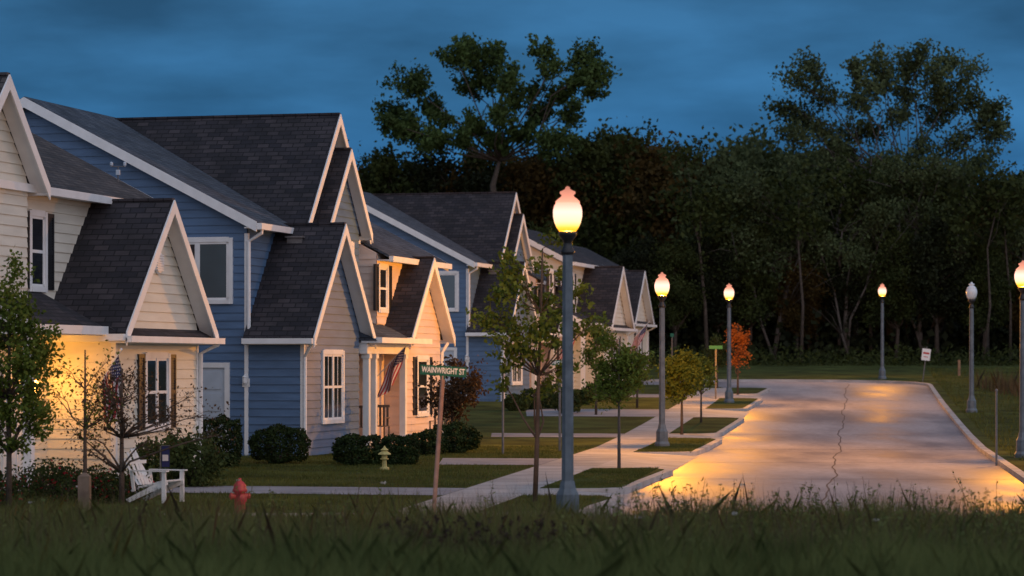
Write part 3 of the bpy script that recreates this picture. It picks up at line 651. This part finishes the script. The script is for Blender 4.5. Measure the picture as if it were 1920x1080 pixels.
for i,(x,y) in enumerate([(.15,95.5),(.75,96.5),(1.5,97.5),(2.7,101),(3.3,104),(1.9,93),(4.3,108)]):
    bush('low green garden bush in front of the far house',x,y,.5,.4,.6+.15*(i%3),1500,.1,[L_P,L_H,L_P][i%3],10+i,.1)
for i,(x,y) in enumerate([(-7.9,41.2),(-7.1,41.8),(-6.7,42.5),(-7.5,43),(-6.2,42.0)]):
    bush('garden plants with red flowers in the house bed',x,y,.45,.4,.5+.1*(i%2),1500,.06,L_P,30+i,0,'flower_plant',flowers=.06,fm=FLR,wild=.25)
# ---------------------------------------------------------------- furniture & signs
def text(s,size,mat,parent,loc,rot,name='lettering'):
    c=bpy.data.curves.new(name,'FONT'); c.body=s; c.size=size; c.align_x='CENTER'; c.align_y='CENTER'; c.extrude=.002; c.offset=.0022
    t=bpy.data.objects.new('tmp',c); COL.objects.link(t); bpy.context.view_layer.update()
    me=bpy.data.meshes.new_from_object(t.evaluated_get(bpy.context.evaluated_depsgraph_get())); bpy.data.objects.remove(t)
    me.materials.clear(); me.materials.append(mat)
    o=bpy.data.objects.new(name,me); COL.objects.link(o); o.parent=parent; o.location=loc; o.rotation_euler=rot; return o
def streetsign(x,y,h,txt,w,hb,label,lean=0,post=RUST,yaw=0,ts=None):
    e=empty('street_sign',(x,y,g(y)),yaw,label,'street sign','green street name signs',roty=lean)
    m=MB(); m.box(-.03,.03,-.012,.012,-.3,h); m.box(-.012,.012,-.03,.03,-.3,h); m.obj('post',post,e)
    m=MB(); m.box(-w/2,w/2,-.008,.008,h,h+hb); m.box(-.03,.03,-.02,.02,h-.05,h+.01); m.obj('sign_blade',GREEN,e)
    if txt: 
        o=text(txt,ts or hb*.8,SWHITE,e,(0,-.0105,h+hb/2),(R(90),0,0)); bpy.context.view_layer.update(); wd=o.dimensions.x
        if wd>0: o.scale.x=min(1.0,(w*.94)/wd)
    return e
streetsign(-1.12,38,2.02,'WAINWRIGHT ST',.66,.14,'green WAINWRIGHT ST name sign on a leaning rusty post',R(3.9),RUST,R(-4),.115)
streetsign(1.2,67,2.15,'HECH ST',.42,.13,'small green street name sign on a thin post behind young tree',0,STEEL,0)
streetsign(8.1,106,2.0,'',.55,.13,'small green street name sign at the far corner',0,STEEL,.2)
streetsign(6.9,115,2.3,'',.25,.15,'green street sign beyond the small trees',0,STEEL,.9)
e=empty('parking_sign',(19.25,125,g(125)),0,'small white sign on a leaning dark post at roadside','road sign',roty=R(7))
m=MB(); m.tube((0,0,-.2),(0,0,1.65),.025); m.obj('post',STEEL,e)
m=MB(); m.prism([(-.2,-.04,1.0),(.2,-.04,1.0),(.2,-.04,1.55),(-.2,-.04,1.55)],(0,.01,0)); m.obj('sign_plate',SWHITE,e)
m=MB(); m.box(-.14,.14,-.046,-.042,1.3,1.38); m.box(-.1,.1,-.046,-.042,1.15,1.18); m.obj('sign_marking',SRED,e)
for (x,y,h,r,mat,lb) in [(-.22,64.5,2.2,.03,STEEL,'plain thin steel signpost on the lawn'),(10.9,60,1.6,.025,STEEL,'thin dark steel post on the grass')]:
    m=MB(); m.tube((0,0,-.2),(0,0,h),r,n=6); m.lathe([(r*1.4,h-.03),(r*1.4,h),(r*.5,h+.03)],6); tag(m.obj('marker_post',mat,loc=(x,y,g(y))),lb,'post')
m=MB(); m.box(-.06,.06,-.06,.06,-.2,.75); m.prism([(-.06,-.06,.75),(.06,-.06,.75),(.06,.06,.75),(-.06,.06,.75)],(0,0,.04)); tag(m.obj('marker_post',WOOD,loc=(22.3,133,g(133))),'short marker post in the grass','post')
m=MB(); m.box(-.085,.085,-.085,.085,-.3,.5); m.lathe([(.12,.5),(.12,.53),(.03,.58)],4,ph=.785); tag(m.obj('wooden_post',WOOD,loc=(-6.3,39.3,0)),'short weathered square wooden post in the grass','post')
e=empty('fire_hydrant',(-3.98,39,-.04),.4,'red fire hydrant standing in grass near the pavement','fire hydrant'); e.scale=(.8,.8,.86)
m=MB(); m.lathe([(.15,0),(.15,.04),(.11,.06),(.10,.1),(.10,.4),(.135,.42),(.135,.45),(.12,.47),(.11,.53),(.06,.59),(.03,.6),(.03,.64),(.005,.65)],16); m.obj('barrel',REDP,e,True)
for n_,a_ in (('x',1),('x',-1)):
    m=MB(); m.lathe([(.05,.08*a_),(.05,.15*a_),(.06,.155*a_),(.06,.18*a_),(.02,.2*a_)],10,(0,0,.34),axis='x'); m.obj('outlet_cap',REDP,e)
m=MB(); m.lathe([(.07,-.08),(.07,-.15),(.08,-.155),(.08,-.19),(.02,-.21)],12,(0,0,.3),axis='y'); m.obj('outlet_cap',REDP,e)
e=empty('adirondack_chair',(-5.55,41.6,0.03),R(-25),'white slatted adirondack garden chair on the grass','chair'); e.scale=(.9,.9,.9)
m=MB()
for i in range(6): 
    y=-.25+i*.085; m.prism([(-.22,y,.30),(-.22,y+.07,.30),(-.24,y+.07,.32),(-.24,y,.32)],(-.24-.02*abs(i-2.5),0,.62-.045*abs(i-2.5)**1.5))
m.box(-.30,-.275,-.26,.27,.4,.46); m.box(-.40,-.375,-.26,.27,.66,.72); m.obj('backrest',SWHITE,e)
m=MB()
for i in range(6): x=-.2+i*.095; z=.26+i*.022; m.box(x,x+.08,-.27,.27,z,z+.02)
for y in (-.27,.25): m.prism([(-.45,y,.05),(-.38,y,.0),(.4,y,.32),(.38,y,.40),(.3,y,.40)],(0,.02,0))
m.obj('seat',SWHITE,e)
for y in (-.34,.26): m=MB(); m.box(-.32,.42,y,y+.09,.54,.56); m.prism([(.3,y+.03,.52),(.38,y+.03,.54),(.38,y+.03,.42)],(0,.02,0)); m.obj('armrest',SWHITE,e)
for y in (-.30,.28):
    m=MB(); m.box(.3,.38,y,y+.025,0,.54); m.obj('leg',SWHITE,e)
    m=MB(); m.prism([(-.3,y,.2),(-.24,y,.2),(-.29,y,.54),(-.35,y,.54)],(0,.025,0)); m.obj('leg',SWHITE,e)
e=empty('garden_lantern',(-2.63,55,0),.3,'small yellowish stone pagoda lantern in front of hedge','garden lantern')
m=MB(); m.lathe([(.1,0),(.1,.05),(.05,.07),(.045,.2),(.09,.22),(.09,.24)],6); m.obj('base',STONE,e)
m=MB(); m.lathe([(.06,.24),(.06,.32)],6); m.obj('light_chamber',STONE,e)
m=MB(); m.lathe([(.14,.32),(.13,.34),(.06,.39),(.04,.40),(.09,.41),(.03,.46),(.01,.5)],6); m.obj('cap',STONE,e)
for (u,v,lb) in ((5.9,.35,'dark wooden porch chair beside the front door'),(7.1,.3,'dark wooden porch chair near the white post'),(8.9,-.9,'red brown wooden garden bench beside the porch')):
    p=hw((-4.95,63.2),u,v,.12 if v>0 else 0); e=empty('porch_chair',p,R(-14),lb,'chair','porch chairs')
    m=MB()
    for i in range(5): m.box(-.25,.25,-.22+i*.09,-.15+i*.09,.42,.445)
    m.obj('seat',WOOD,e)
    m=MB()
    for i in range(5): m.box(-.24+i*.1,-.18+i*.1,.22,.245,.44,.95)
    m.box(-.25,.25,.215,.25,.92,.99); m.obj('backrest',WOOD,e)
    for x in (-.25,.21):
        for y in (-.22,.21): m=MB(); m.box(x,x+.04,y,y+.04,0,.43 if y>0 else .64); m.obj('leg',WOOD,e)
        m=MB(); m.box(x,x+.045,-.24,.25,.64,.665); m.obj('armrest',WOOD,e)
def flag(loc,yaw,label,L=1.0,fly=1.15,el=R(42),swing=-.25):
    e=empty('american_flag',loc,yaw,label,'flag','flags on the house porches')
    d=Vector((math.cos(el),0,math.sin(el)))
    m=MB(); m.path([(0,0,0),d*(L+.35)],[.014,.012],6); m.lathe([(.01,-.03),(.028,0),(.01,.03)],8,d*(L+.38)); m.obj('pole',WHITE,e)
    NS,NT=13,26
    def P(s,t):
        p=d*(L+.28-s*L*.72)
        f=t*fly
        return Vector((p.x+swing*f+.045*math.sin(s*6+t*5)*t, .07*math.sin(s*9+t*3.5)*min(1,t*2+.15), p.z-f*(1-.10*s)))
    m=MB()
    for i in range(NS):
        for j in range(NT):
            s0,s1_,t0,t1=i/NS,(i+1)/NS,j/NT,(j+1)/NT
            mat=2 if (i<7 and j<10) else (0 if i%2==0 else 1)
            m.face([P(s0,t0),P(s0,t1),P(s1_,t1),P(s1_,t0)],mat)
    m.obj('flag_cloth',[FR,FW,FB],e,True)
    st=MB()
    for i in range(7):
        for j in range(6 if i%2==0 else 5):
            s=(i+.5)/7*7/13; t=((j+.5)+(.5 if i%2 else 0))/6*10/26
            c=P(s,t); a=(P(s+.01,t)-c).normalized(); b=(P(s,t+.01)-c).normalized(); n=a.cross(b).normalized()*.004
            for sg in (-1,1):
                pts=[]
                for q in range(10):
                    r=.022 if q%2==0 else .009; an=q*math.pi/5
                    pts.append(c+n*sg+a*r*math.cos(an)-b*r*math.sin(an))
                st.face(pts)
    st.obj('stars',FW,e)
flag(hw((-7.6,51),-.1,.0,1.45)+Vector((-.42,-.3,0)),R(-20),'american flag hanging from a pole on the cream porch',L=.85,fly=.95,swing=.12,el=R(55))
flag(hw((-4.95,63.2),8.05,-.25,2.3)+Vector((-.85,-.6,-.5)),R(-14),'american flag hanging from the white porch post',L=.95,fly=1.05,el=R(46),swing=-.3)
flag(hw((-.37,104),8.05,-.25,2.9),R(-14),'american flag on the far blue house porch')
flag(hw((4.05,116),4.45,-.03,3.0),R(-14),'american flag blown out from the far cream house corner',L=1.15,fly=1.0,el=R(46),swing=-.35)
e=empty('garden_banner',(-5.75,43.6,0),0,'small purple and white garden banner on a thin stake','banner')
m=MB(); m.tube((0,0,0),(0,0,.85),.008,n=5); m.tube((0,0,.85),(.16,0,.85),.006,n=5); m.obj('stake',STEEL,e)
m=MB(); m.prism([(.02,0,.5),(.15,.01,.5),(.15,0,.84),(.02,0,.84)],(0,.004,0),0); m.prism([(.035,-.003,.6),(.13,-.003,.6),(.13,-.003,.7),(.035,-.003,.7)],(0,.002,0),1); m.obj('banner_cloth',[FB,FW],e)
# ---------------------------------------------------------------- grass
gyv=np.array(GY);gzv=np.array(GZ)
def blades(n,ypdf,xf,h0,h1,w,rg,lean=.35,offs=0,tall=None):
    y=ypdf(n); x=xf(y,n); z=np.interp(y,gyv,gzv)+offs
    cl=.6+.8*(.5+.5*np.sin(x*2.1+np.sin(y*1.3)*2)*np.sin(y*.9+x*.7))
    h=(h0+(h1-h0)*rg.random(n)**1.5)*cl
    a=rg.random(n)*2*np.pi; dx=np.cos(a)*w/2; dy=np.sin(a)*w/2
    b=rg.random(n)*2*np.pi; L=lean*h*rg.random(n); tx=np.cos(b)*L;ty=np.sin(b)*L
    p0=np.stack([x-dx,y-dy,z-.02],1);p1=np.stack([x+dx,y+dy,z-.02],1)
    p2=np.stack([x+dx*.7+tx*.35,y+dy*.7+ty*.35,z+h*.55],1);p3=np.stack([x+tx,y+ty,z+h],1)
    p4=np.stack([x-dx*.7+tx*.35,y-dy*.7+ty*.35,z+h*.55],1)
    return np.stack([p0,p1,p2,p3,p4],1).reshape(-1,3)
rg=np.random.default_rng(77)
yp=lambda n: 17.5+ (36.3-17.5)*rg.random(n)**.9
xf=lambda y,n: (rg.random(n)-.5)*2*(y*.22+1.5)
v=blades(300000,yp,xf,.10,.42,.0050,rg,.9)
quadmesh('grass',v,G_F,k=5)["kind"]="stuff"
v=blades(16000,lambda n:23+13*rg.random(n),xf,.3,.6,.0045,rg,.5)
quadmesh('tall_grass_stalks',v,G_B,k=5)["kind"]="stuff"
def xl(y,n):
    return XK(y)-3-rg.random(n)*9
v=blades(90000,lambda n:36.5+34*rg.random(n),xl,.02,.06,.012,rg,.9)
P=v.reshape(-1,5,3); yy=P[:,0,1]; xx=P[:,0,0]; t=(XK(yy)-2.95-xx)
d1=yy-t*.2; d2=yy-t*.12
keep=~(((d1>44.1)&(d1<46.9))|((d2>57.4)&(d2<61.6)&(xx>-1.6))|((yy>38)&(yy<39.2)&(xx>-5.6)))
u=(xx+4.95)*.242+(yy-63.2)*.970; vv_=-(xx+4.95)*.970+(yy-63.2)*.242
keep&=~((u>-.1)&(vv_>-.3))
ua=(xx+7.6)*.242+(yy-51)*.970; va=-(xx+7.6)*.970+(yy-51)*.242
keep&=~((ua<5.2)&(va>-.1))
quadmesh('lawn_grass',P[keep].reshape(-1,3),G_L,k=5)["kind"]="stuff"
v=blades(30000,lambda n:60+85*rg.random(n),lambda y,n: XK(y)+7.6+rg.random(n)**1.3*14,.02,.16,.02,rg,.9)
quadmesh('bank_grass',v,G_L,k=5)["kind"]="stuff"
v=blades(5000,lambda n:96+22*rg.random(n),lambda y,n: 20.3+rg.random(n)*6,.3,.9,.02,rg,.5)
quadmesh('dry_tall_grass',v,G_B,k=5)["kind"]="stuff"
def xi(y,n): return XK(y)-1.6+rg.random(n)*1.38
for a,b in isl[:3]:
    v=blades(int(1300*(b-a)),lambda n:a+.3+(b-a-.6)*rg.random(n),xi,.02,.06,.012,rg,.9)
    quadmesh('verge_grass',v,G_L,k=5)["kind"]="stuff"
mb=MB(); lc=[];fc=[]
for i in range(520):
    y=24+rg.random()*12; x=(.02+.19*rg.random()**.8)*y*1.0; 
    if rg.random()<.35: x=(rg.random()-.5)*.4*y
    z=g(y); h=.35+.42*rg.random()**2; lx=rg.normal()*.1; ly=rg.normal()*.1
    if abs(x-.757)<.5 and y>30: continue
    mb.path([(x,y,z),(x+lx*.4,y+ly*.4,z+h*.5),(x+lx,y+ly,z+h)],[.006,.005,.002],3)
    for k in range(18):
        t=.25+.75*rg.random(); lc.append((x+lx*t+rg.normal()*.045*(1.4-t),y+ly*t+rg.normal()*.045,z+h*t+rg.normal()*.02))
    if rg.random()<.05: fc+= [(x+lx+rg.normal()*.02,y+ly,z+h+.01) for _ in range(6)]
o=mb.obj('weed_stems',G_B); o["kind"]="stuff"
quadmesh('weeds',cards(np.array(lc),.055,rg,.35),G_F)["kind"]="stuff"
quadmesh('wildflowers',cards(np.array(fc),.035,rg,.9),FLW)["kind"]="stuff"
mb=MB(); hc=[]
for i in range(110):
    y=24+rg.random()*4; x=-1.1+rg.random()*1.5+rg.normal()*.25; z=g(y); h=.24+.24*rg.random(); lx=rg.normal()*.08
    mb.path([(x,y,z),(x+lx,y,z+h)],[.004,.002],3)
    for k in range(10): hc.append((x+lx+rg.normal()*.012,y+rg.normal()*.012,z+h-rg.random()*.06))
mb.obj('seed_head_stems',G_D)["kind"]="stuff"
quadmesh('seed_heads',cards(np.array(hc),.035,rg,.7),G_D)["kind"]="stuff"
# ---------------------------------------------------------------- world, sun, camera
w=bpy.data.worlds.new("World"); scene.world=w; w.use_nodes=True; n=w.node_tree.nodes; l=w.node_tree.links
bg=n['Background']; tc=n.new('ShaderNodeTexCoord'); sp=n.new('ShaderNodeSeparateXYZ'); l.new(tc.outputs['Generated'],sp.inputs[0])
cr=n.new('ShaderNodeValToRGB'); e=cr.color_ramp.elements
e[0].position=0; e[0].color=(.018,.09,.22,1); e[1].position=1; e[1].color=(.10,.15,.23,1)
a=e.new(.065); a.color=(.026,.125,.29,1); a=e.new(.10); a.color=(.040,.165,.350,1); a=e.new(.15); a.color=(.032,.115,.235,1)
l.new(sp.outputs[2],cr.inputs[0])
mp=n.new('ShaderNodeMapping'); mp.inputs['Scale'].default_value=(4,3,15); mp.inputs['Rotation'].default_value=(0,R(7),0); mp.inputs['Location'].default_value=(.7,0,.3); l.new(tc.outputs['Generated'],mp.inputs[0])
no=n.new('ShaderNodeTexNoise'); no.inputs['Scale'].default_value=2.0; no.inputs['Detail'].default_value=6; no.inputs['Roughness'].default_value=.5; l.new(mp.outputs[0],no.inputs['Vector'])
mr=n.new('ShaderNodeMapRange'); mr.inputs['From Min'].default_value=.34; mr.inputs['From Max'].default_value=.66; mr.inputs['To Min'].default_value=.62; mr.inputs['To Max'].default_value=1.3; l.new(no.outputs['Fac'],mr.inputs[0])
mx=n.new('ShaderNodeMix'); mx.data_type='RGBA'; mx.blend_type='MULTIPLY'; mx.inputs[0].default_value=1; l.new(cr.outputs[0],mx.inputs[6]); l.new(mr.outputs[0],mx.inputs[7])
dt=n.new('ShaderNodeVectorMath'); dt.operation='DOT_PRODUCT'; dt.inputs[1].default_value=(.5,-.86,.05); l.new(tc.outputs['Generated'],dt.inputs[0])
m2=n.new('ShaderNodeMapRange'); m2.interpolation_type='SMOOTHSTEP'; m2.inputs['From Min'].default_value=-.55; m2.inputs['From Max'].default_value=.8; l.new(dt.outputs['Value'],m2.inputs[0])
mm=n.new('ShaderNodeMix'); mm.data_type='RGBA'; l.new(m2.outputs[0],mm.inputs[0]); l.new(mx.outputs[2],mm.inputs[6]); mm.inputs[7].default_value=(.60,.65,.80,1)
l.new(mm.outputs[2],bg.inputs['Color']); bg.inputs['Strength'].default_value=1.0
S=bpy.data.lights.new('sun','SUN'); S.energy=.15; S.angle=R(50); S.color=(1,.85,.8); so=bpy.data.objects.new('sun',S); COL.objects.link(so); so.rotation_euler=(R(62),0,R(25))
cam=bpy.data.cameras.new('camera'); co=bpy.data.objects.new('camera',cam); COL.objects.link(co)
co.location=(0,0,2.18); co.rotation_euler=(R(90),0,0); cam.sensor_width=36; cam.lens=93.75; cam.shift_y=143/1920; cam.clip_end=2500; cam.clip_start=.1
cam.dof.use_dof=True; cam.dof.focus_distance=56; cam.dof.aperture_fstop=2.0
scene.camera=co
scene.view_settings.view_transform='Standard'; scene.view_settings.look='None'; scene.view_settings.exposure=0
